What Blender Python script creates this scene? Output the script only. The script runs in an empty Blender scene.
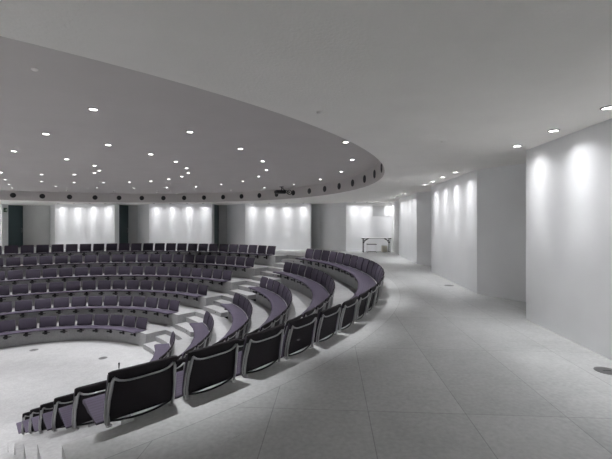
import bpy, math, random
from math import sin, cos, pi, radians as rad, sqrt, atan2
random.seed(3)
D = 1.2                      # metres per survey unit (ceiling height above eye level)
EYE = 1.56
CX, CY = -7.25 * D, 8.9 * D  # centre of the round hall
R = [(8.87 - 1.005 * i) * D for i in range(6)]
RISE = 0.43 * D
Z = [-RISE * i for i in range(7)]
HC = EYE + 1.0 * D           # corridor ceiling
HR = EYE + 1.41 * D          # ceiling of the round recess
RC = 8.90 * D                # radius of the recess
sc = bpy.context.scene
col = sc.collection

# ------------------------------------------------------------------ helpers
def link(o): col.objects.link(o); return o
def tag(o, label=None, cat=None, group=None, kind=None):
    if label: o['label'] = label
    if cat: o['category'] = cat
    if group: o['group'] = group
    if kind: o['kind'] = kind
    return o
def empty(name, loc, rz=0.0):
    o = bpy.data.objects.new(name, None); link(o)
    o.empty_display_size = 0.1; o.location = loc; o.rotation_euler = (0, 0, rz)
    return o
class MB:
    def __init__(s): s.v = []; s.f = []; s.sm = []
    def add(s, vs, fs, smooth=False):
        n = len(s.v); s.v += [tuple(v) for v in vs]
        for f in fs: s.f.append([i + n for i in f]); s.sm.append(smooth)
    def box(s, x0, x1, y0, y1, z0, z1):
        s.add([(x0,y0,z0),(x1,y0,z0),(x1,y1,z0),(x0,y1,z0),(x0,y0,z1),(x1,y0,z1),(x1,y1,z1),(x0,y1,z1)],
              [(3,2,1,0),(4,5,6,7),(0,1,5,4),(1,2,6,5),(2,3,7,6),(3,0,4,7)])
    def rbox(s, x0, x1, y0, y1, z0, z1, b=0.01):
        # box with chamfered vertical edges and top edges
        def ring(z, i):
            a0, a1, c0, c1 = x0+i, x1-i, y0+i, y1-i
            return [(a0+b,c0,z),(a1-b,c0,z),(a1,c0+b,z),(a1,c1-b,z),(a1-b,c1,z),(a0+b,c1,z),(a0,c1-b,z),(a0,c0+b,z)]
        rs = [ring(z0+b, 0), ring(z1-b, 0), ring(z1, b*0.7)]
        vs = ring(z0, b*0.7) + rs[0] + rs[1] + rs[2]
        fs = [tuple(range(7,-1,-1)), tuple(range(24,32))]
        for k in range(3):
            for i in range(8):
                j = (i+1) % 8
                fs.append((k*8+i, k*8+j, (k+1)*8+j, (k+1)*8+i))
        s.add(vs, fs)
    def prism(s, poly, z0, z1):
        n = len(poly)
        a = sum(poly[i][0]*poly[(i+1)%n][1]-poly[(i+1)%n][0]*poly[i][1] for i in range(n))
        if a < 0: poly = poly[::-1]
        s.add([(x,y,z0) for x,y in poly]+[(x,y,z1) for x,y in poly],
              [tuple(range(n-1,-1,-1)), tuple(range(n,2*n))]+[(i,(i+1)%n,(i+1)%n+n,i+n) for i in range(n)])
    def tube(s, pts, r, n=8, flat=1.0):
        from mathutils import Vector
        P = [Vector(p) for p in pts]; rings = []
        rr = r if isinstance(r, (list, tuple)) else [r]*len(P)
        up = None
        for i, p in enumerate(P):
            t = (P[min(i+1,len(P)-1)] - P[max(i-1,0)]).normalized()
            if up is None:
                up = Vector((0,1,0)) if abs(t.y) < .8 else Vector((0,0,1))
            a = t.cross(up).normalized(); b = a.cross(t).normalized(); up = b
            rings.append([p + a*cos(2*pi*k/n)*rr[i] + b*sin(2*pi*k/n)*rr[i]*flat for k in range(n)])
        vs = [v for g in rings for v in g]; fs = []
        for i in range(len(P)-1):
            for k in range(n):
                l = (k+1) % n
                fs.append((i*n+k, (i+1)*n+k, (i+1)*n+l, i*n+l))
        s.add(vs, fs, True)
        s.add(rings[0], [tuple(range(n))]); s.add(rings[-1], [tuple(range(n-1,-1,-1))])
    def lathe(s, prof, n=20, c=(0,0,0), axis='z', smooth=True):
        vs = []
        for r, h in prof:
            for k in range(n):
                a = 2*pi*k/n
                if axis == 'z': vs.append((c[0]+r*cos(a), c[1]+r*sin(a), c[2]+h))
                elif axis == 'y': vs.append((c[0]+r*cos(a), c[1]+h, c[2]-r*sin(a)))
                else: vs.append((c[0]+h, c[1]+r*cos(a), c[2]+r*sin(a)))
        fs = []
        for i in range(len(prof)-1):
            for k in range(n):
                l = (k+1) % n
                fs.append((i*n+k, i*n+l, (i+1)*n+l, (i+1)*n+k))
        s.add(vs, fs, smooth)
        if prof[0][0] > 1e-5: s.add(vs[:n], [tuple(range(n-1,-1,-1))])
        if prof[-1][0] > 1e-5: s.add(vs[-n:], [tuple(range(n))])
    def mesh(s, name, m):
        me = bpy.data.meshes.new(name); me.from_pydata(s.v, [], s.f)
        me.materials.append(m)
        me.polygons.foreach_set('use_smooth', s.sm); me.update(); return me
    def build(s, name, m, parent=None, loc=None):
        o = bpy.data.objects.new(name, s.mesh(name, m)); link(o)
        if parent: o.parent = parent
        if loc: o.location = loc
        return o
def copy_tree(o):
    c = o.copy(); link(c)
    for ch in o.children:
        d = ch.copy(); link(d); d.parent = c
        for g in ch.children:
            e = g.copy(); link(e); e.parent = d
    return c
ORD = ['zeroth','first','second','third','fourth','fifth','sixth','seventh','eighth','ninth','tenth','eleventh','twelfth',
       'thirteenth','fourteenth','fifteenth','sixteenth','seventeenth','eighteenth','nineteenth','twentieth','twenty-first',
       'twenty-second','twenty-third','twenty-fourth','twenty-fifth','twenty-sixth','twenty-seventh','twenty-eighth','twenty-ninth','thirtieth']

# ------------------------------------------------------------------ materials
def mat(name, c, rough=.6, metal=0.0, noise=None, bump=None, spec=.5, emit=None, coord='Object'):
    m = bpy.data.materials.new(name); m.use_nodes = True
    nt = m.node_tree; b = nt.nodes['Principled BSDF']
    b.inputs['Base Color'].default_value = (*c, 1); b.inputs['Roughness'].default_value = rough
    b.inputs['Metallic'].default_value = metal; b.inputs['Specular IOR Level'].default_value = spec
    tc = nt.nodes.new('ShaderNodeTexCoord')
    if noise:                                   # (scale, amount)
        n = nt.nodes.new('ShaderNodeTexNoise'); n.inputs['Scale'].default_value = noise[0]; n.inputs['Detail'].default_value = 6
        nt.links.new(tc.outputs[coord], n.inputs['Vector'])
        r = nt.nodes.new('ShaderNodeMapRange'); r.inputs['From Min'].default_value = .3; r.inputs['From Max'].default_value = .7
        r.inputs['To Min'].default_value = 1-noise[1]; r.inputs['To Max'].default_value = 1+noise[1]
        nt.links.new(n.outputs['Fac'], r.inputs['Value'])
        x = nt.nodes.new('ShaderNodeVectorMath'); x.operation = 'SCALE'; x.inputs[0].default_value = c
        nt.links.new(r.outputs[0], x.inputs['Scale']); nt.links.new(x.outputs[0], b.inputs['Base Color'])
    if bump:                                    # (scale, strength)
        n = nt.nodes.new('ShaderNodeTexNoise'); n.inputs['Scale'].default_value = bump[0]; n.inputs['Detail'].default_value = 4
        nt.links.new(tc.outputs[coord], n.inputs['Vector'])
        q = nt.nodes.new('ShaderNodeBump'); q.inputs['Strength'].default_value = bump[1]; q.inputs['Distance'].default_value = .01
        nt.links.new(n.outputs['Fac'], q.inputs['Height']); nt.links.new(q.outputs[0], b.inputs['Normal'])
    if emit:
        b.inputs['Emission Color'].default_value = (*emit[0], 1); b.inputs['Emission Strength'].default_value = emit[1]
    return m
M = {
 'plaster': mat('wall_plaster', (.84,.845,.86), .75, noise=(1.2,.03), bump=(60,.08)),
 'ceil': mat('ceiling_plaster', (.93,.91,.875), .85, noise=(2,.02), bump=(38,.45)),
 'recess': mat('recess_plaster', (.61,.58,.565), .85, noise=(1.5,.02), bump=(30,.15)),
 'grey': mat('grey_plaster', (.64,.64,.64), .8, noise=(1.3,.04)),
 'teal': mat('dark_teal_door', (.062,.100,.108), .35),
 'purple': None, 'black': mat('black_back_fabric', (.013,.0095,.0135), .8, bump=(400,.2)),
 'metal': mat('brushed_steel', (.46,.46,.47), .40, .85),
 'darkmetal': mat('black_metal', (.02,.02,.022), .4, .6),
 'plastic': mat('black_plastic', (.012,.012,.013), .45),
 'white': mat('white_paint', (.75,.75,.75), .5),
 'beige': mat('beige_board', (.70,.67,.57), .7, noise=(5,.05)),
 'lamp': mat('lamp_glow', (1,1,1), .5, emit=((1,.98,.95), .85)),
 'rimw': mat('lamp_rim', (.16,.155,.15), .5),
 'glass': mat('dull_window_glass', (.60,.61,.62), .9, spec=.1),
 'green': mat('exit_green', (.03,.09,.045), .5), 'signwhite': mat('sign_white', (.7,.75,.7), .5),
 'outlet': mat('floor_box_steel', (.12,.12,.12), .45, .3),
 'steplight': mat('step_light_black', (.02,.02,.02), .4),
}
def purple():
    m = mat('purple_fabric', (.105,.085,.135), .7)
    nt = m.node_tree; b = nt.nodes['Principled BSDF']; tc = nt.nodes['Texture Coordinate']
    w = nt.nodes.new('ShaderNodeTexWave'); w.wave_type = 'BANDS'; w.bands_direction = 'Y'; w.inputs['Scale'].default_value = 7.5
    nt.links.new(tc.outputs['Object'], w.inputs['Vector'])
    p = nt.nodes.new('ShaderNodeMath'); p.operation = 'POWER'; p.inputs[1].default_value = .25
    nt.links.new(w.outputs['Fac'], p.inputs[0])
    r = nt.nodes.new('ShaderNodeMapRange'); r.inputs['To Min'].default_value = .55; r.inputs['To Max'].default_value = 1.05
    nt.links.new(p.outputs[0], r.inputs['Value'])
    x = nt.nodes.new('ShaderNodeVectorMath'); x.operation = 'SCALE'; x.inputs[0].default_value = (.062,.049,.080)
    nt.links.new(r.outputs[0], x.inputs['Scale']); nt.links.new(x.outputs[0], b.inputs['Base Color'])
    return m
M['purple'] = purple()
M['purpleback'] = mat('purple_back_fabric', (.053,.043,.068), .7, bump=(300,.15))

def stone(name, base, joints, tint=(1,1,1)):
    """grey limestone: clouding, fine speckle; joints in a straight slab grid outside the round margin"""
    m = bpy.data.materials.new(name); m.use_nodes = True; nt = m.node_tree; N = nt.nodes; L = nt.links
    b = N['Principled BSDF']; b.inputs['Roughness'].default_value = .42; b.inputs['Specular IOR Level'].default_value = .45
    tc = N.new('ShaderNodeTexCoord')
    def noise(s, d):
        n = N.new('ShaderNodeTexNoise'); n.inputs['Scale'].default_value = s; n.inputs['Detail'].default_value = d
        L.new(tc.outputs['Object'], n.inputs['Vector']); return n.outputs['Fac']
    def mth(op, a, c=None, clamp=False):
        q = N.new('ShaderNodeMath'); q.operation = op; q.use_clamp = clamp
        for i, v in enumerate((a, c)):
            if v is None: continue
            if isinstance(v, (int, float)): q.inputs[i].default_value = v
            else: L.new(v, q.inputs[i])
        return q.outputs[0]
    f = mth('ADD', mth('MULTIPLY', noise(1.1, 5), .26), mth('MULTIPLY', noise(26, 4), .50))
    f = mth('ADD', f, mth('MULTIPLY', noise(5, 6), .26)); f = mth('ADD', f, .49)
    if joints:
        s = N.new('ShaderNodeSeparateXYZ'); L.new(tc.outputs['Object'], s.inputs[0])
        u = mth('SUBTRACT', s.outputs[0], mth('MULTIPLY', s.outputs[1], .062))
        v = mth('ADD', s.outputs[1], mth('MULTIPLY', s.outputs[0], .062))
        px, ox, py, oy = .664*D, -.405*D, 1.33*D, 2.62*D
        cu = mth('DIVIDE', mth('SUBTRACT', u, ox), px); cv = mth('DIVIDE', mth('SUBTRACT', v, oy), py)
        fu = mth('FRACT', mth('ADD', cu, 200)); fv = mth('FRACT', mth('ADD', cv, 200))
        du = mth('MULTIPLY', mth('MINIMUM', fu, mth('SUBTRACT', 1.0, fu)), px)
        dv = mth('MULTIPLY', mth('MINIMUM', fv, mth('SUBTRACT', 1.0, fv)), py)
        d = mth('MINIMUM', du, dv)
        w = N.new('ShaderNodeTexWhiteNoise'); w.noise_dimensions = '2D'
        cm = N.new('ShaderNodeCombineXYZ'); L.new(mth('FLOOR', cu), cm.inputs[0]); L.new(mth('FLOOR', cv), cm.inputs[1]); L.new(cm.outputs[0], w.inputs['Vector'])
        rx = mth('SUBTRACT', s.outputs[0], CX); ry = mth('SUBTRACT', s.outputs[1], CY)
        rr = mth('SQRT', mth('ADD', mth('MULTIPLY', rx, rx), mth('MULTIPLY', ry, ry)))
        out = mth('GREATER_THAN', rr, 9.18*D)
        slab = mth('ADD', mth('MULTIPLY', mth('SUBTRACT', w.outputs['Value'], .62), .10), 1.0)
        line = mth('MULTIPLY', mth('LESS_THAN', d, .0035), out)
        ringl = mth('LESS_THAN', mth('ABSOLUTE', mth('SUBTRACT', rr, 9.18*D)), .004)
        j = mth('MAXIMUM', line, ringl)
        slab = mth('ADD', mth('MULTIPLY', mth('SUBTRACT', slab, 1.10), out), 1.10)
        f = mth('MULTIPLY', f, slab); f = mth('MULTIPLY', f, mth('SUBTRACT', 1.0, mth('MULTIPLY', j, .38)))
    x = N.new('ShaderNodeVectorMath'); x.operation = 'SCALE'; x.inputs[0].default_value = base
    L.new(f, x.inputs['Scale']); L.new(x.outputs[0], b.inputs['Base Color'])
    r = mth('ADD', mth('MULTIPLY', noise(7, 5), .3), .3); L.new(r, b.inputs['Roughness'])
    q = N.new('ShaderNodeBump'); q.inputs['Strength'].default_value = .12; q.inputs['Distance'].default_value = .004
    L.new(noise(60, 4), q.inputs['Height']); L.new(q.outputs[0], b.inputs['Normal'])
    return m
M['stone'] = stone('limestone_slabs', (.395,.402,.400), True)
M['tier'] = stone('pale_limestone', (.355,.355,.36), False)

# ------------------------------------------------------------------ setting: tiers, stairs, floors
def pol(r, a, z): return (CX + r*cos(rad(a)), CY + r*sin(rad(a)), z)
# the two stairways: (low angle, high angle) of the cut in every tier
cutA = [(42 - math.degrees(.62*D/R[i]), 42 + math.degrees(.62*D/R[i])) for i in range(6)]
edgeB = [-49.1,-49.3,-49.5,-49.8,-50.2,-50.7]
cutB = [(edgeB[i] - 2*math.degrees(.62*D/R[i]), edgeB[i]) for i in range(6)]
RIN, ROUT = .30*D, .34*D
innA = [a - math.degrees(.22*D/R[i]) for i, a in enumerate((35.7,35.2,34.2,33.4,31.6,29.3))]
innB = [-47.85 + math.degrees(.22*D/R[i]) for i in range(6)]
def angles(cuts, step=1.5):
    s = set()
    a = -180.0
    while a < 180 - 1e-6: s.add(round(a,4)); a += step
    for lo, hi in cuts:
        s = {x for x in s if min(abs(x-lo),abs(x-hi)) > .4} | {round(lo,4), round(hi,4)}
    return sorted(s)
def tier(i, rout, name, m, zb, label):
    cuts = [cutA[i], cutB[i]]; A = angles(cuts); n = len(A); mb = MB(); z = Z[i]
    inn = [(innA[i], cutA[i][1]), (cutB[i][0], innB[i])]           # the stair is wider in front of the seat line at the near stairway
    A = angles(cuts + inn); n = len(A)
    def inner(am):
        if any(lo < am < hi for lo, hi in cuts): return R[i]+ROUT
        if any(lo < am < hi for lo, hi in inn): return R[i]
        return R[i]-RIN
    for k in range(n):
        a0 = A[k]; a1 = A[(k+1) % n] + (360 if k == n-1 else 0); ri = inner((a0+a1)/2)
        mb.add([pol(ri,a0,z),pol(rout,a0,z),pol(rout,a1,z),pol(ri,a1,z)], [(0,1,2,3)])
        mb.add([pol(ri,a0,z),pol(ri,a1,z),pol(ri,a1,zb),pol(ri,a0,zb)], [(0,1,2,3)])
    for lo, hi in cuts:
        for a, fl in ((lo,0),(hi,1)):
            q = [pol(R[i],a,z),pol(R[i]+ROUT,a,z),pol(R[i]+ROUT,a,zb),pol(R[i],a,zb)]
            mb.add(q, [(0,1,2,3) if fl else (3,2,1,0)])
    for lo, hi in inn:
        for a, fl in ((lo,0),(hi,1)):
            q = [pol(R[i]-RIN,a,z),pol(R[i],a,z),pol(R[i],a,zb),pol(R[i]-RIN,a,zb)]
            mb.add(q, [(0,1,2,3) if fl else (3,2,1,0)])
    o = mb.build(name, m); tag(o, label, 'floor', kind='structure'); return o
ROUTER = 9.5*D
tier(0, ROUTER, 'floor', M['stone'], Z[1]-.01, 'pale stone rim of the corridor floor behind the top row of seats')
for i in range(1, 6):
    tier(i, R[i-1]-RIN+.0, 'floor', M['tier'], Z[i+1]-.01, 'stepped stone tier carrying the %s row of seats from the top' % ORD[i+1])
mb = MB(); n = 96
mb.add([pol(R[5]-RIN+.001, 360*k/n, Z[6]) for k in range(n)], [tuple(range(n))])
tag(mb.build('floor', M['tier']), 'round pale stone stage floor at the foot of the seats', 'floor', kind='structure')
def sector(mb, r0, r1, a0, a1, z0, z1, n=8):
    vs = []
    for k in range(n+1):
        a = a0 + (a1-a0)*k/n
        vs += [pol(r0,a,z0),pol(r1,a,z0),pol(r1,a,z1),pol(r0,a,z1)]
    fs = [(0,1,2,3), (4*n+3,4*n+2,4*n+1,4*n)]
    for k in range(n):
        b = 4*k; c = b+4
        fs += [(b,c,c+1,b+1),(b+1,c+1,c+2,b+2),(b+2,c+2,c+3,b+3),(b+3,c+3,c,b)]
    mb.add(vs, fs)
for which, cuts in (('far', cutA), ('near', cutB)):
    for i in range(6):
        a0, a1 = cuts[i]; zb = Z[i+1]-.01
        e = .02
        for s, (r0, dz, w) in enumerate(((R[i]+.001, RISE/3, 'upper'), (R[i]-.40*D, 2*RISE/3, 'lower'))):
            h1 = a1-e; l0 = a0 - (math.degrees(.07*D/R[i]) if which == 'far' and s else -e)
            mb = MB(); sector(mb, r0, R[i]+ROUT-.002 if s == 0 else R[i]-.006, l0, h1, zb, Z[i]-dz)
            o = mb.build('stair_step', M['tier'])
            nm = 'between the two seating blocks' if which == 'far' else 'beside the nearest seat ends'
            tag(o, '%s stone step at the %s row of seats, stairway %s' % (w, ORD[i+1], nm), 'step', 'steps of the stairway ' + nm, 'structure')
            if which == 'far':
                a = a0 + (a1-a0)*(.36 if s == 0 else .30)
                p = pol(r0-.001, a, Z[i]-dz-.07)
                l = empty('step_light', p, rad(a)+pi/2)
                mb = MB(); mb.lathe([(.0,.006),(.026,.006),(.03,0)][::1], 12, axis='y'); mb.build('lens', M['steplight'], l)
                tag(l, 'small dark round light in the %s stone step beside the %s of seats' % (w, ['top row','second row','third row','fourth row','fifth row','lowest row'][i]), 'step light', 'step lights of the stairway')

# corridor floor & ceilings: from the circle out to the room's edge
X0, X1, Y0, Y1 = -19.5*D, 5.3*D, -3.2*D, 20.6*D
def ray_rect(a):
    c, s = cos(rad(a)), sin(rad(a)); t = 1e9
    if c > 1e-9: t = min(t, (X1-CX)/c)
    if c < -1e-9: t = min(t, (X0-CX)/c)
    if s > 1e-9: t = min(t, (Y1-CY)/s)
    if s < -1e-9: t = min(t, (Y0-CY)/s)
    return (CX+t*c, CY+t*s)
def annulus_rect(mb, r, z, up, A):
    n = len(A)
    for k in range(n):
        a0, a1 = A[k], A[(k+1) % n]
        p0, p1 = ray_rect(a0), ray_rect(a1)
        q = [pol(r,a0,z),(p0[0],p0[1],z),(p1[0],p1[1],z),pol(r,a1,z)]
        mb.add(q, [(0,1,2,3) if up else (3,2,1,0)])
AC = sorted([-180+2*k for k in range(180)] + [math.degrees(atan2(y-CY, x-CX)) for x in (X0,X1) for y in (Y0,Y1)])
AO = sorted(angles([cutA[0], cutB[0]]) + [math.degrees(atan2(y-CY, x-CX)) for x in (X0,X1) for y in (Y0,Y1)])
mb = MB(); annulus_rect(mb, ROUTER, 0.0, True, AO)
tag(mb.build('floor', M['stone']), 'grey stone slab floor of the wide corridor around the hall', 'floor', kind='structure')
mb = MB(); annulus_rect(mb, RC, HC, False, AC)
tag(mb.build('ceiling', M['ceil']), 'low plaster ceiling over the corridor with a round opening', 'ceiling', kind='structure')
mb = MB(); n = 180
vs = [pol(RC, 360*k/n, HC) for k in range(n)] + [pol(RC, 360*k/n, HR) for k in range(n)]
mb.add(vs, [(k+n, (k+1)%n+n, (k+1)%n, k) for k in range(n)], True)
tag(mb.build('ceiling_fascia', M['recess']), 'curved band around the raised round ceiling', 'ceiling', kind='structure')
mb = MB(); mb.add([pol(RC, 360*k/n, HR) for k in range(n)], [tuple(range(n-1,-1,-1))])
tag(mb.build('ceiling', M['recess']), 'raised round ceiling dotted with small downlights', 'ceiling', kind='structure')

# ------------------------------------------------------------------ walls
def thick(poly, t):
    """polyline thickened to its left side"""
    P = poly; L = []
    for i, p in enumerate(P):
        ns = []
        for a, b in ((i-1,i),(i,i+1)):
            if a < 0 or b >= len(P): continue
            dx, dy = P[b][0]-P[a][0], P[b][1]-P[a][1]; l = sqrt(dx*dx+dy*dy); ns.append((-dy/l, dx/l))
        nx = sum(v[0] for v in ns)/len(ns); ny = sum(v[1] for v in ns)/len(ns); q = nx*nx+ny*ny
        L.append((p[0]+nx/q*t, p[1]+ny/q*t))
    return P + L[::-1]
walls = []
def wall(name, poly, t, label, m='plaster', z0=0.0, z1=None):
    P = [(x*D, y*D) for x, y in poly]
    mb = MB(); Q = thick(P, t*D)
    n = len(P)
    for k in range(n-1):               # one convex piece per run
        mb.prism([Q[k], Q[k+1], Q[2*n-2-k], Q[2*n-1-k]], z0, HC if z1 is None else z1)
    o = mb.build(name, M[m]); tag(o, label, 'wall', kind='structure'); return o
F_, H_, PX = 374.0, 223.6, 307.5
def yf(x): return 18.45 - .05*x
def atpx(u, off=0.0):
    t = (u-PX)/F_; y = 18.45/(1+.05*t); return (t*y, y)
spots = []
# right-hand walls, near to far.  traversed so that "left" is away from the hall
wall('wall_right', [(4.6,-1.25),(2.78,1.55),(2.98,5.10)][::-1], .38, 'nearest tall white wall panel on the right of the corridor')
wall('wall_right', [(3.34,10.1),(3.13,6.906),(4.55,4.82)], .38, 'second white wall panel on the right with its angled return')
wall('wall_right', [(3.69,15.1),(3.51,12.03),(4.75,9.75)], .34, 'third white wall panel on the right, farthest along the corridor')
wall('wall_right', [(5.25,16.05),(3.91,16.0),(3.98,17.6),(5.25,17.7)][::-1], .3, 'short grey wall in the far right corner of the corridor', 'grey')
for y in (2.42,3.22,4.01,4.80): spots.append((2.60+.065*(y-3.4), y, 0))
for y in (7.25,8.05,8.84,9.6): spots.append((2.87+.06*(y-7.25), y, 0))
for y in (12.35,13.05,13.8,14.5): spots.append((3.22+.06*(y-12.35), y, 0))
FAR = [(-62,2,'leftmost'),(55,115,'second from the left'),(149,212,'third from the left'),(245,311,'fourth from the left')]
for u0, u1, w in FAR:
    a, b = atpx(u0), atpx(u1)
    d = (a[0]-1.2, a[1]+1.38)
    wall('wall_back', [d, a, b], .38, 'floodlit white panel of the far wall, ' + w)
    for k in range(4):
        t = (.115, .375, .635, .885)[k]
        x = a[0]+(b[0]-a[0])*t; spots.append((x, yf(x)-.27, 1))
wall('wall_back', [(-.25,19.8),(.62,19.15),(1.81,17.60),(3.98,17.60)], .34, 'floodlit white far wall panel behind the folding table')
for x in (2.19,2.76,3.80): spots.append((x, 17.33, 1))
for x in (-3.6,-2.4,-1.2,0,1.2,2.4): spots.append((x, Y0/D+.3, 2))  # unseen row added behind the viewer to brighten the near ceiling
# outer walls closing the room
mb = MB(); mb.prism([(X0,(yf(X0/D)+1.42)*D),(X1,(yf(X1/D)+1.42)*D),(X1,Y1+.3),(X0,Y1+.3)], 0, HC)
tag(mb.build('wall_back', M['grey']), 'grey rear wall at the back of the recesses between the far panels', 'wall', kind='structure')
mb = MB(); mb.box(X0-.2, X0, Y0, Y1, 0, HC); tag(mb.build('wall_left', M['plaster']), 'plain grey wall closing the far left of the hall', 'wall', kind='structure')
mb = MB(); mb.box(X1, X1+.2, Y0, Y1, 0, HC); tag(mb.build('wall_right', M['plaster']), 'plain grey outer wall behind the right-hand panels', 'wall', kind='structure')
mb = MB(); mb.box(X0, X1, Y0-.2, Y0, 0, HC); tag(mb.build('wall_front', M['plaster']), 'plain wall behind the viewer', 'wall', kind='structure')
# dark doors closing the recesses: they stand between a panel's end and the rear wall
for k, (u1, w) in enumerate(((2,'at the far left'),(115,'right of the second lit panel'),(212,'right of the third lit panel'))):
    bx, by = atpx(u1); y0 = by+.38; y1 = yf(bx)+1.42
    mb = MB(); mb.box(bx*D-.10, bx*D-.002, y0*D, y1*D, 0, HC-.03)
    o = mb.build('door_%d' % (k+1), M['teal']); tag(o, 'tall dark teal door in the recess ' + w, 'door', kind='structure')
    mb = MB(); mb.tube([(bx*D+.0,(y1-.12)*D,1.0),(bx*D+.05,(y1-.12)*D,1.0),(bx*D+.05,(y1-.12)*D,1.25),(bx*D,(y1-.12)*D,1.25)], .012, 8); mb.build('door_handle', M['metal'], o)
# two high openings in the panel behind the table
for k, (u0, u1) in enumerate(((372.2,384.6),(387.2,390.0))):
    x0, x1 = (u0-PX)/F_*17.6*D, (u1-PX)/F_*17.6*D; zt, zb = EYE+.86*D, EYE+.335*D; y = 17.6*D
    mb = MB()
    for bx in ((x0,x1,zt-.025,zt),(x0,x1,zb,zb+.025),(x0,x0+.025,zb,zt),(x1-.025,x1,zb,zt)):
        mb.box(bx[0],bx[1],y-.02,y-.001,bx[2],bx[3])
    o = mb.build('window_%d' % (k+1), M['white']); tag(o, ('wide' if k == 0 else 'narrow') + ' grey glazed opening high in the panel above the table', 'window', kind='structure')
    mb = MB(); mb.box(x0+.02,x1-.02,y-.012,y-.001,zb+.02,zt-.02); mb.build('pane', M['glass'], o)
# skirting shadow gap at the diagonal returns is part of the wall meshes

# ------------------------------------------------------------------ lights
def spot_light(name, parent, z, energy, size, blend, rad_=.05, tilt=None, color=(.985,.985,1)):
    l = bpy.data.lights.new(name, 'SPOT'); l.energy = energy; l.spot_size = rad(size); l.spot_blend = blend
    l.shadow_soft_size = rad_; l.color = color
    o = bpy.data.objects.new(name, l); link(o); o.parent = parent; o.location = (0,0,z)
    if tilt: o.rotation_euler = tilt
    return o
def photometric(o, p=1.0, cap=11.0, lo=.34, hi=.64, wide=1.0):
    """wall-washer distribution: intensity grows towards the vertical"""
    l = o.data; l.use_nodes = True; nt = l.node_tree; N = nt.nodes; L = nt.links
    em = next(n for n in N if n.type == 'EMISSION')
    tc = N.new('ShaderNodeTexCoord'); sp = N.new('ShaderNodeSeparateXYZ'); L.new(tc.outputs['Normal'], sp.inputs[0])
    def mth(op, a, b=None):
        q = N.new('ShaderNodeMath'); q.operation = op
        for i, v in enumerate((a, b)):
            if v is None: continue
            if isinstance(v, (int, float)): q.inputs[i].default_value = v
            else: L.new(v, q.inputs[i])
        return q.outputs[0]
    def smooth(v, a, b):
        w = N.new('ShaderNodeMapRange'); w.interpolation_type = 'SMOOTHSTEP'
        w.inputs['From Min'].default_value = a; w.inputs['From Max'].default_value = b; L.new(v, w.inputs['Value']); return w.outputs[0]
    c = mth('ABSOLUTE', sp.outputs[2]); s2 = mth('MAXIMUM', mth('SUBTRACT', 1.0, mth('MULTIPLY', c, c)), .001)
    f = mth('MULTIPLY', mth('MINIMUM', mth('DIVIDE', .72, mth('POWER', s2, p)), cap), smooth(c, lo, hi))
    f = mth('ADD', f, mth('MULTIPLY', smooth(c, .60, 1.0), wide))
    L.new(mth('MULTIPLY', f, .25), em.inputs['Strength'])
def downlight(x, y, z, r):
    e = empty('ceiling_downlight', (x, y, z))
    mb = MB(); mb.lathe([(r*1.25,-.0005),(r*1.25,-.008),(r*1.0,-.012),(r*.97,-.004)], 24); mb.build('trim_ring', M['rimw'], e)
    mb = MB(); mb.lathe([(0.0001,-.006),(r*.97,-.006)][::-1], 20, smooth=False); mb.build('lamp_lens', M['lamp'], e)
    return e
E_RECESS, E_WASH, E_FILL = 185.0, 18.5, 270.0
px = [(93.3,109),(46,133.7),(13.7,151),(190,131.7),(108.3,144.7),(150.7,154),(175.7,161.5),(66.7,159),(94.3,165.5),(99.3,170.5),(94.7,172.7),(41.7,174.5),
 (74.3,174.5),(41.7,181.3),(74.3,182.3),(1,172.5),(5,179.5),(9,184.5),(12,188.3),(55.7,186.5),(66.7,190.3),(97,187.5),(103.3,182.5),(114.3,191.3),
 (129.3,182),(134,188),(151,181),(157.3,191.5),(166.7,187.3),(168.7,179),(181.7,176.5),(186.7,168),(188.3,172.8),(195.8,186.5),(240.4,148.6),(262.7,161),
 (266.3,169.8),(258.8,176.3),(243,181),(221.4,184),(231,190.3),(264.2,187.3),(345.5,142),(352.3,159.6),(341.2,171.5),(320.3,179.3),(293.7,184.3)]
pts = []
for u, v in px:
    y = F_*1.41/(H_-v); x = (u-PX)/F_*y
    pts.append((x, y, u, v))
bands = {'nearest': [], 'middle': [], 'far': []}
for p in pts:
    bands['nearest' if p[3] < 163 else 'middle' if p[3] < 180.5 else 'far'].append(p)
for bn, ps in bands.items():
    ps.sort(key=lambda p: p[2])
    for k, (x, y, u, v) in enumerate(ps):
        e = downlight(x*D, y*D, HR, .056)
        tag(e, 'small round ceiling downlight over the seats, %s from the left of the %s band' % (ORD[k+1], bn), 'ceiling light', 'downlights in the round ceiling')
        spot_light('lamp', e, -.03, E_RECESS, 56, .8, .02)
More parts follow.
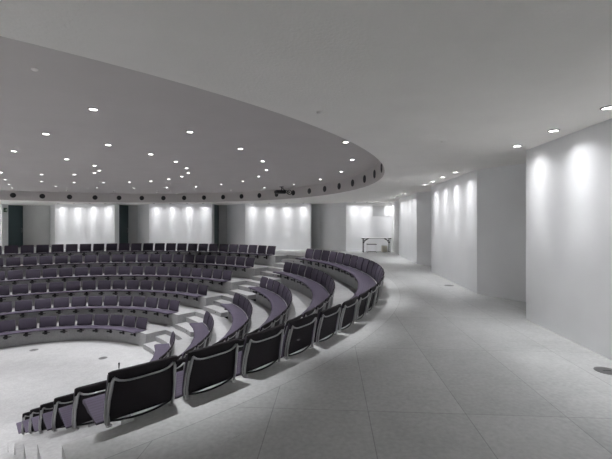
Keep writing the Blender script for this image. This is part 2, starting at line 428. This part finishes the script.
# the rest of the ring outside the picture still lights the hall
RINGS = ((1.98, 14, 4.9), (4.08, 28, 7.6), (6.08, 28, 8.2), (8.27, 28, 8.5))
k = 0
for ri, (rr, n_, off) in enumerate(RINGS):
    for j in range(n_):
        a = off + 360*j/n_
        x, y = -7.25 + rr*cos(rad(a)), 8.9 + rr*sin(rad(a))
        if any(sqrt((x-p[0])**2 + (y-p[1])**2) < .75 for p in pts): continue
        if x < -4 and y > .35 and (x/y*F_+PX) > 2 and (H_-F_*1.41/y) > 0: continue
        e = downlight(x*D, y*D, HR, .056); tag(e, 'small round ceiling downlight over the seats, beyond the edge of the view', 'ceiling light', 'downlights outside the view')
        spot_light('lamp', e, -.03, E_RECESS, 56, .8, .02); k += 1
nm = ['nearest','second','third','fourth']
for k, (x, y, side) in enumerate(spots):
    e = downlight(x*D, y*D, HC, .055)
    if side == 2: where = '%s of the unseen fill row added behind the viewer' % ORD[k-30]
    elif side == 0:
        where = '%s along the %s white panel on the right' % (nm[k % 4], ('nearest','middle','third')[k//4])
        t = (0, rad(14), 0)
    else:
        j = k - 12; where = '%s from the left above the %s far panel' % (ORD[j % 4+1], ('leftmost','second','third','fourth','table-side')[j//4])
        t = (rad(14), 0, 0)
    tag(e, 'small wall-washing ceiling downlight, ' + where, 'ceiling light', 'wall-washing downlights')
    # tilt towards the wall
    tl = (0, -rad(10), 0) if side == 0 else (rad(10 if side == 1 else -10), 0, 0)
    if side == 1: photometric(spot_light('lamp', e, -.02, E_WASH*1.0, 150, .1, .03), cap=20.0)
    else: photometric(spot_light('lamp', e, -.02, E_WASH, 150, .1, .03))

for k in range(14):                       # unseen fill lamps added round the corridor, behind and left, to raise the ambient
    a = -79 - 11.0*k
    x, y = -7.25 + 10.1*cos(rad(a)), 8.9 + 10.1*sin(rad(a))
    e = downlight(x*D, y*D, HC, .062); tag(e, 'round fill lamp added outside the view, over the corridor behind the nearest seats', 'ceiling light', 'downlights outside the view')
    spot_light('lamp', e, -.03, E_FILL, 120, 1.0, .04)

# ------------------------------------------------------------------ round black air nozzles in the fascia
def ang_rim(u, k=-1.2):
    t = (u-PX)/F_; a = 1+t*t; b = -2*(t*-7.25+8.9); c = 7.25**2+8.9**2-8.87**2
    y = (-b+sqrt(max(0,b*b-4*a*c)))/2/a; return math.degrees(atan2(y-8.9, t*y+7.25))
noz = [13,42,69.5,95,119,142,163.5,184.2,204,223,241.5,259]
a0, a1 = ang_rim(13), ang_rim(259); stp = (a0-a1)/11
proto = None
cnt = 0; a = a0 + stp
while a > -11:
    e = empty('air_nozzle', pol(RC-.0, a, (HC+HR)/2+.01), rad(a)+pi/2)
    if proto is None:
        mb = MB(); mb.lathe([(.125,.0),(.128,.018),(.108,.022),(.098,.004)], 24, axis='y'); m1 = mb.mesh('rim', M['plastic'])
        mb = MB(); mb.lathe([(.1,.003),(.07,.012),(.03,.018),(.0005,.018)], 20, axis='y'); m2 = mb.mesh('cone', M['plastic'])
        proto = (m1, m2)
    for nmx, me in (('rim', proto[0]), ('cone', proto[1])):
        o = bpy.data.objects.new(nmx, me); link(o); o.parent = e
    tag(e, 'round black air nozzle in the curved ceiling band, %s from the left' % ORD[cnt] if cnt else 'round black air nozzle in the curved ceiling band, just past the left edge', 'air nozzle', 'air nozzles around the ceiling band')
    cnt += 1; a -= stp

# ------------------------------------------------------------------ chairs
def extr(mb, prof, xs, fn=None, smooth=True):
    """closed (y,z) profile swept along x"""
    n = len(prof); vs = []
    for x in xs:
        for (y, z) in prof:
            vs.append(fn(x, y, z) if fn else (x, y, z))
    fs = []
    for i in range(len(xs)-1):
        for k in range(n):
            l = (k+1) % n
            fs.append((i*n+k, i*n+l, (i+1)*n+l, (i+1)*n+k))
    mb.add(vs, fs, smooth)
    mb.add(vs[:n], [tuple(range(n-1,-1,-1))]); mb.add(vs[-n:], [tuple(range(n))])
HB = .432
def backline(z):                     # centre line of the backrest, y for a height
    t = z/HB
    return .080 - .100*t + .024*sin(pi*t)
def back_meshes(w):
    # purple cushion (front) and black shell (rear, wrapping over the top)
    zs = [.034,.065,.12,.20,.28,.35,.40,.42]
    front = [(backline(z)+.020, z) for z in zs]
    mid = [(backline(z)+.002, z) for z in zs]
    rear = [(backline(z)-.016, z) for z in zs]
    hw = w/2
    def fn(x, y, z):
        e = max(0, abs(x)-(hw-.04))/.04
        return (x, y + .012*(x/hw)**2, z - .008*e*e*(z/.43) )
    xs = [-hw,-hw+.012,-hw+.035,-hw*.5,0,hw*.5,hw-.035,hw-.012,hw]
    a = MB(); extr(a, front + [(mid[-1][0]+.004,.426)] + mid[::-1], xs, fn)
    b = MB(); topy = backline(.42)
    extr(b, mid + [(topy+.010,.432),(topy+.004,.440),(topy-.008,.441),(topy-.018,.433)] + rear[::-1], xs, fn)
    return a.mesh('backrest', M['purpleback']), b.mesh('back_shell', M['black'])
def chair_meshes(i, pitch):
    """pitch: angular pitch of this row in radians"""
    r = R[i]; hb = (r-.07)*math.tan(pitch/2)-.002; hf = (r-.60)*math.tan(pitch/2)-.002
    w = (r)*pitch - .108
    back, shell = back_meshes(w)
    top = [(.120,.014),(.14,.020),(.28,.025),(.35,.032),(.42,.042),(.48,.050),(.54,.052),(.585,.041),(.60,.021)]
    bot = [(.588,.004),(.55,.010),(.48,.006),(.40,-.006),(.362,.003),(.125,.003)]
    s = MB()
    def fn(x, y, z):
        t = (y-.07)/.53; return (x*(hb+(hf-hb)*t), y, z)
    extr(s, top[::1]+bot, [-1,-.96,-.5,0,.5,.96,1], fn)
    seat = s.mesh('seat', M['purple'])
    # under-seat support plate standing on the riser
    u = MB(); u.box(-.16,.16,.37,.50,-.022,-.008); u.box(-.03,.03,.362,.40,-.16,-.012); u.box(-.05,.05,.3615,.372,-.20,-.05)
    sup = u.mesh('seat_support', M['darkmetal'])
    hw = w/2
    ups = []
    for sg in (-1,1):
        x = sg
        m = MB()
        pth = [(x*(hw-.034),backline(.375)-.026,.388),(x*(hw-.024),backline(.34)-.032,.352),(x*(hw-.020),backline(.28)-.038,.295),
               (x*(hw-.010),backline(.18)-.042,.20),(x*(hw-.008),backline(.08)-.036,.09),(x*(hw-.018),backline(.0)-.030,.012),(x*(hw-.024),backline(0)-.026,-.0)]
        m.tube(pth, [.010,.014,.0135,.0125,.012,.012,.011], 10, flat=.8)
        m.lathe([(.026,0),(.026,.006),(.016,.012)], 12, c=(x*(hw-.024),backline(0)-.026,0))
        # second strap beside it
        q = [(p[0]+x*.016, p[1]+.018, p[2]) for p in pth[1:6]]
        m.tube(q, .008, 8)
        ups.append(m.mesh('upright', M['metal']))
    m = MB(); P = []
    for k in range(13):
        t = k/12*2-1
        P.append((t*(hw-.034), backline(.35)-.030+.004*t*t, .340+.044*abs(t)**5.0))
    m.tube(P, [.013,.010]+[.0085]*9+[.010,.013], 8); rail = m.mesh('cross_rail', M['metal'])
    m = MB(); P = []
    for k in range(11):
        t = k/10*2-1
        P.append((t*(hw-.02), backline(0)-.03*(1-t*t), .030-.022*(1-t*t)))
    m.tube(P, .009, 8); low = m.mesh('lower_rail', M['darkmetal'])
    m = MB()                                   # black fold-out fitting below the front of the seat
    m.lathe([(.001,-.14),(.013,-.135),(.018,-.05),(.030,.01),(.040,.06),(.036,.10),(.014,.12),(.001,.123)], 12, c=(-.03,.475,-.105), axis='x')
    m.box(-.012,.012,.362,.475,-.115,-.095); pod = m.mesh('writing_tablet_hinge', M['plastic'])
    return [('seat',seat),('backrest',back),('back_shell',shell),('upright',ups[0]),('upright',ups[1]),('cross_rail',rail),('lower_rail',low),('seat_support',sup),('tablet_hinge',pod)]
def make_chair(parts):
    e = empty('auditorium_seat', (0,0,0))
    for nm_, me in parts:
        o = bpy.data.objects.new(nm_, me); link(o); o.parent = e
    return e
LS = [47.7,48.75,49.8,50.8,53.2,57.0]; LP = [3.54,4.0,4.62,5.44,6.6,8.35]; LN = [25,22,19,16,13,10]
RS = [35.7,35.2,34.2,33.4,31.6,29.3]; RE = -47.8; RN = [24,21,18,15,12,9]
rown = ['top','second','third','fourth','fifth','lowest']
for i in range(6):
    for blk in (0, 1):
        if blk == 0: p = LP[i]; N_ = LN[i]; s0 = LS[i]; sg = 1
        else: N_ = RN[i]; p = (RS[i]-RE)/N_; s0 = RS[i]; sg = -1
        src = make_chair(chair_meshes(i, rad(p)))
        for j in range(N_):
            a = s0 + sg*p*(j+.5)
            c = src if j == 0 else copy_tree(src)
            q = pol(R[i], a, Z[i]); c.location = q; c.rotation_euler = (0,0,rad(a)+pi/2)
            rn = rown[i] + ' row'
            if blk == 0:
                lab = 'purple auditorium seat, %s from the stairway in the %s of the far block' % (ORD[j+1], rn)
            else:
                lab = 'purple auditorium seat, %s from the far end in the %s, right-hand block' % (ORD[j+1], rn)
                if i == 0 and j == N_-1: lab = 'large black-backed purple seat at the near end of the top row'
            tag(c, lab, 'seat', '%s of the %s' % (rn, 'far seating block' if blk == 0 else 'right-hand seating block'))

# ------------------------------------------------------------------ projector
pxx, pyy = (281.5-PX)/F_*14.3*D, 14.3*D
e = empty('ceiling_projector', (pxx, pyy, HR), rad(8))
mb = MB(); mb.lathe([(.10,0),(.10,-.02),(.03,-.03)], 16); mb.tube([(0,0,-.02),(0,0,-.17)], .022, 10)
mb.tube([(.03,0,-.06),(.14,0,-.15),(.34,0,-.22)], .016, 8); mb.build('ceiling_bracket', M['plastic'], e)
mb = MB(); mb.rbox(-.29,.20,-.20,.20,-.32,-.17,.03); mb.rbox(-.33,-.20,-.12,.12,-.30,-.19,.02); mb.build('projector_body', M['plastic'], e)
mb = MB(); mb.lathe([(.055,0),(.06,-.10),(.045,-.12)], 16, c=(-.18,-.18,-.25), axis='y'); mb.build('lens', M['darkmetal'], e)
mb = MB(); mb.box(-.30,-.24,-.05,.05,-.37,-.31); mb.build('mounting_foot', M['plastic'], e)
mb = MB(); mb.tube([(.36+.10*cos(2*pi*k/18),0,-.25+.10*sin(2*pi*k/18)) for k in range(19)], .018, 8)
mb.tube([(.18,0,-.27),(.30,.02,-.30),(.40,.02,-.22)], .02, 8); mb.build('cable_loop', M['plastic'], e)
tag(e, 'black projector hanging from the round ceiling in front of the far wall', 'projector')

# small ceiling fittings
for k, (u, v, w, hh) in enumerate(((34.5,69,'above the seats',1.41),(319.5,112,'past the rim of the round ceiling',1.0),(442.5,141.5,'over the corridor',1.0))):
    y = F_*hh/(H_-v)*D; x = (u-PX)/F_*y
    e = empty('smoke_detector', (x, y, EYE+hh*D))
    mb = MB(); mb.lathe([(.035,0),(.033,-.012),(.018,-.02),(.001,-.02)], 16); mb.build('cap', M['ceil'], e)
    tag(e, 'tiny round detector on the plaster ceiling ' + w, 'detector')

# ------------------------------------------------------------------ exit sign
bx, by = atpx(2)
e = empty('exit_sign', (bx*D+.002, (by+.20)*D, 2.41))
mb = MB(); mb.box(0,.03,-.13,.13,-.13,.13); mb.build('sign_box', M['green'], e)
mb = MB(); mb.box(.030,.034,.02,.10,-.09,.08)
mb.add([(.034,-.10,-.02),(.034,-.03,.04),(.034,-.03,-.08)],[(0,2,1)]); mb.box(.030,.034,-.05,.02,-.03,-.01)
mb.build('pictogram', M['signwhite'], e)
tag(e, 'small square green exit sign on the pier beside the far left door', 'exit sign')

# ------------------------------------------------------------------ table and things under it
tx0, tx1, ty = (362.0-PX)/F_*16.95*D, (390.6-PX)/F_*16.95*D, 16.95*D
xc = (tx0+tx1)/2; hw = (tx1-tx0)/2
e = empty('folding_table', (xc, ty, 0), 0)
mb = MB(); mb.rbox(-hw,hw,-.25,.25,.775,.80,.006); mb.build('tabletop', M['white'], e)
mb = MB(); mb.box(-hw+.02,hw-.02,-.16,-.14,.755,.775); mb.box(-hw+.02,hw-.02,.14,.16,.755,.775); mb.build('apron_rail', M['outlet'], e)
for sx in (-1,1):
    mb = MB(); mb.box(min(sx*hw*.86,sx*hw),max(sx*hw*.86,sx*hw),-.19,.19,.735,.775); mb.build('corner_bracket', M['darkmetal'], e)
    for sy in (-1,1):
        mb = MB(); mb.tube([(sx*(hw-.07),sy*.15,.76),(sx*(hw-.07),sy*.15,.03)], .017, 10); mb.lathe([(.001,0),(.026,.004),(.026,.03),(.018,.04)], 10, c=(sx*(hw-.07),sy*.15,0)); mb.build('leg', M['darkmetal'], e)
    mb = MB(); mb.tube([(sx*(hw-.07),-.15,.50),(sx*(hw-.15),-.15,.64),(sx*(hw-.36),-.15,.765)], .017, 8)
    mb.tube([(sx*(hw-.07),.15,.50),(sx*(hw-.15),.15,.64),(sx*(hw-.36),.15,.765)], .017, 8); mb.build('brace', M['darkmetal'], e)
tag(e, 'white-topped folding table with black metal legs against the far right wall', 'table')
# low trolley
cx = (371.6-PX)/F_*16.95*D
e = empty('low_trolley', (cx, ty+.02, 0))
mb = MB(); mb.rbox(-.25,.25,-.17,.17,.42,.455,.006); mb.build('shelf', M['plastic'], e)
mb = MB(); mb.rbox(-.21,.21,-.14,.14,.455,.50,.006); mb.build('tray', M['white'], e)
for sx in (-1,1):
    mb = MB(); mb.tube([(sx*.235,-.15,.42),(sx*.235,-.15,.03),(sx*.235,.15,.03),(sx*.235,.15,.42)], .012, 8); mb.build('leg', M['white'], e)
mb = MB(); mb.box(-.25,.25,-.03,.03,.02,.05); [mb.lathe([(.02,-.012),(.02,.012)], 10, c=(sx*.24,sy*.15,.020), axis='x') for sx in (-1,1) for sy in (-1,1)]; mb.build('base', M['plastic'], e)
tag(e, 'low white-framed trolley with a dark shelf under the folding table', 'trolley')
cx = (384.3-PX)/F_*17.2*D
e = empty('cardboard_box', (cx, 17.2*D, 0))
mb = MB(); mb.rbox(-.14,.14,-.12,.12,0,.34,.006); mb.build('box_body', M['beige'], e)
mb = MB(); mb.rbox(-.15,.15,-.13,.13,.34,.38,.005); mb.build('lid', M['white'], e)
tag(e, 'small beige box with a pale lid under the right of the table', 'box')
# (the box leans on nothing) a few floor boxes
def floor_box(u, v, z, r, lab):
    y = F_*(EYE-z)/(v-H_); x = (u-PX)/F_*y
    e = empty('floor_box', (x, y, z))
    mb = MB(); mb.lathe([(r,0),(r,.003),(r*.9,.004)], 28, smooth=False); mb.build('cover_plate', M['outlet'], e)
    mb = MB(); mb.box(-r*.35,r*.35,-.008,.008,.004,.006); mb.build('finger_slot', M['plastic'], e)
    tag(e, lab, 'floor box')
floor_box(607,371,0,.115,'dark round floor box beside the nearest right-hand wall panel')
floor_box(449,285.5,0,.115,'round floor box beside the second right-hand wall panel')
floor_box(34,350,Z[6],.14,'flat round floor box on the stage near the lowest row')
floor_box(103,358,Z[6],.14,'flat round floor box near the middle of the stage')
zt = Z[6]+.90; y = F_*(EYE-zt)/(362.5-H_); x = (119-PX)/F_*y
e = empty('microphone_stand', (x, y, Z[6]))
mb = MB(); mb.lathe([(.13,0),(.13,.012),(.02,.025),(.001,.025)], 20); mb.build('base', M['darkmetal'], e)
mb = MB(); mb.tube([(0,0,.02),(0,0,.76)], .010, 8); mb.build('pole', M['darkmetal'], e)
mb = MB(); mb.lathe([(.001,.75),(.014,.755),(.015,.84),(.022,.86),(.018,.895),(.001,.90)], 12); mb.build('microphone', M['plastic'], e)
tag(e, 'slim dark stand on the stage, its tip just above the nearest seat back', 'stand')

# ------------------------------------------------------------------ world, camera, colour
w = bpy.data.worlds.new('world'); sc.world = w; w.use_nodes = True
w.node_tree.nodes['Background'].inputs[0].default_value = (.02,.02,.022,1); w.node_tree.nodes['Background'].inputs[1].default_value = .3
cam = bpy.data.cameras.new('camera'); co = bpy.data.objects.new('camera', cam); link(co)
cam.sensor_width = 36; cam.lens = F_/612*36; cam.shift_x = -1.5/612; cam.shift_y = -5.9/612; cam.clip_start = .02
co.location = (0,0,EYE); co.rotation_euler = (pi/2,0,0); sc.camera = co
vs_ = sc.view_settings; vs_.view_transform = 'Standard'; vs_.look = 'None'; vs_.gamma = 1; vs_.exposure = 1.06; vs_.use_curve_mapping = False
sc.cycles.use_denoising = True
sc.cycles.max_bounces = 10; sc.cycles.diffuse_bounces = 8; sc.cycles.caustics_reflective = False; sc.cycles.caustics_refractive = False
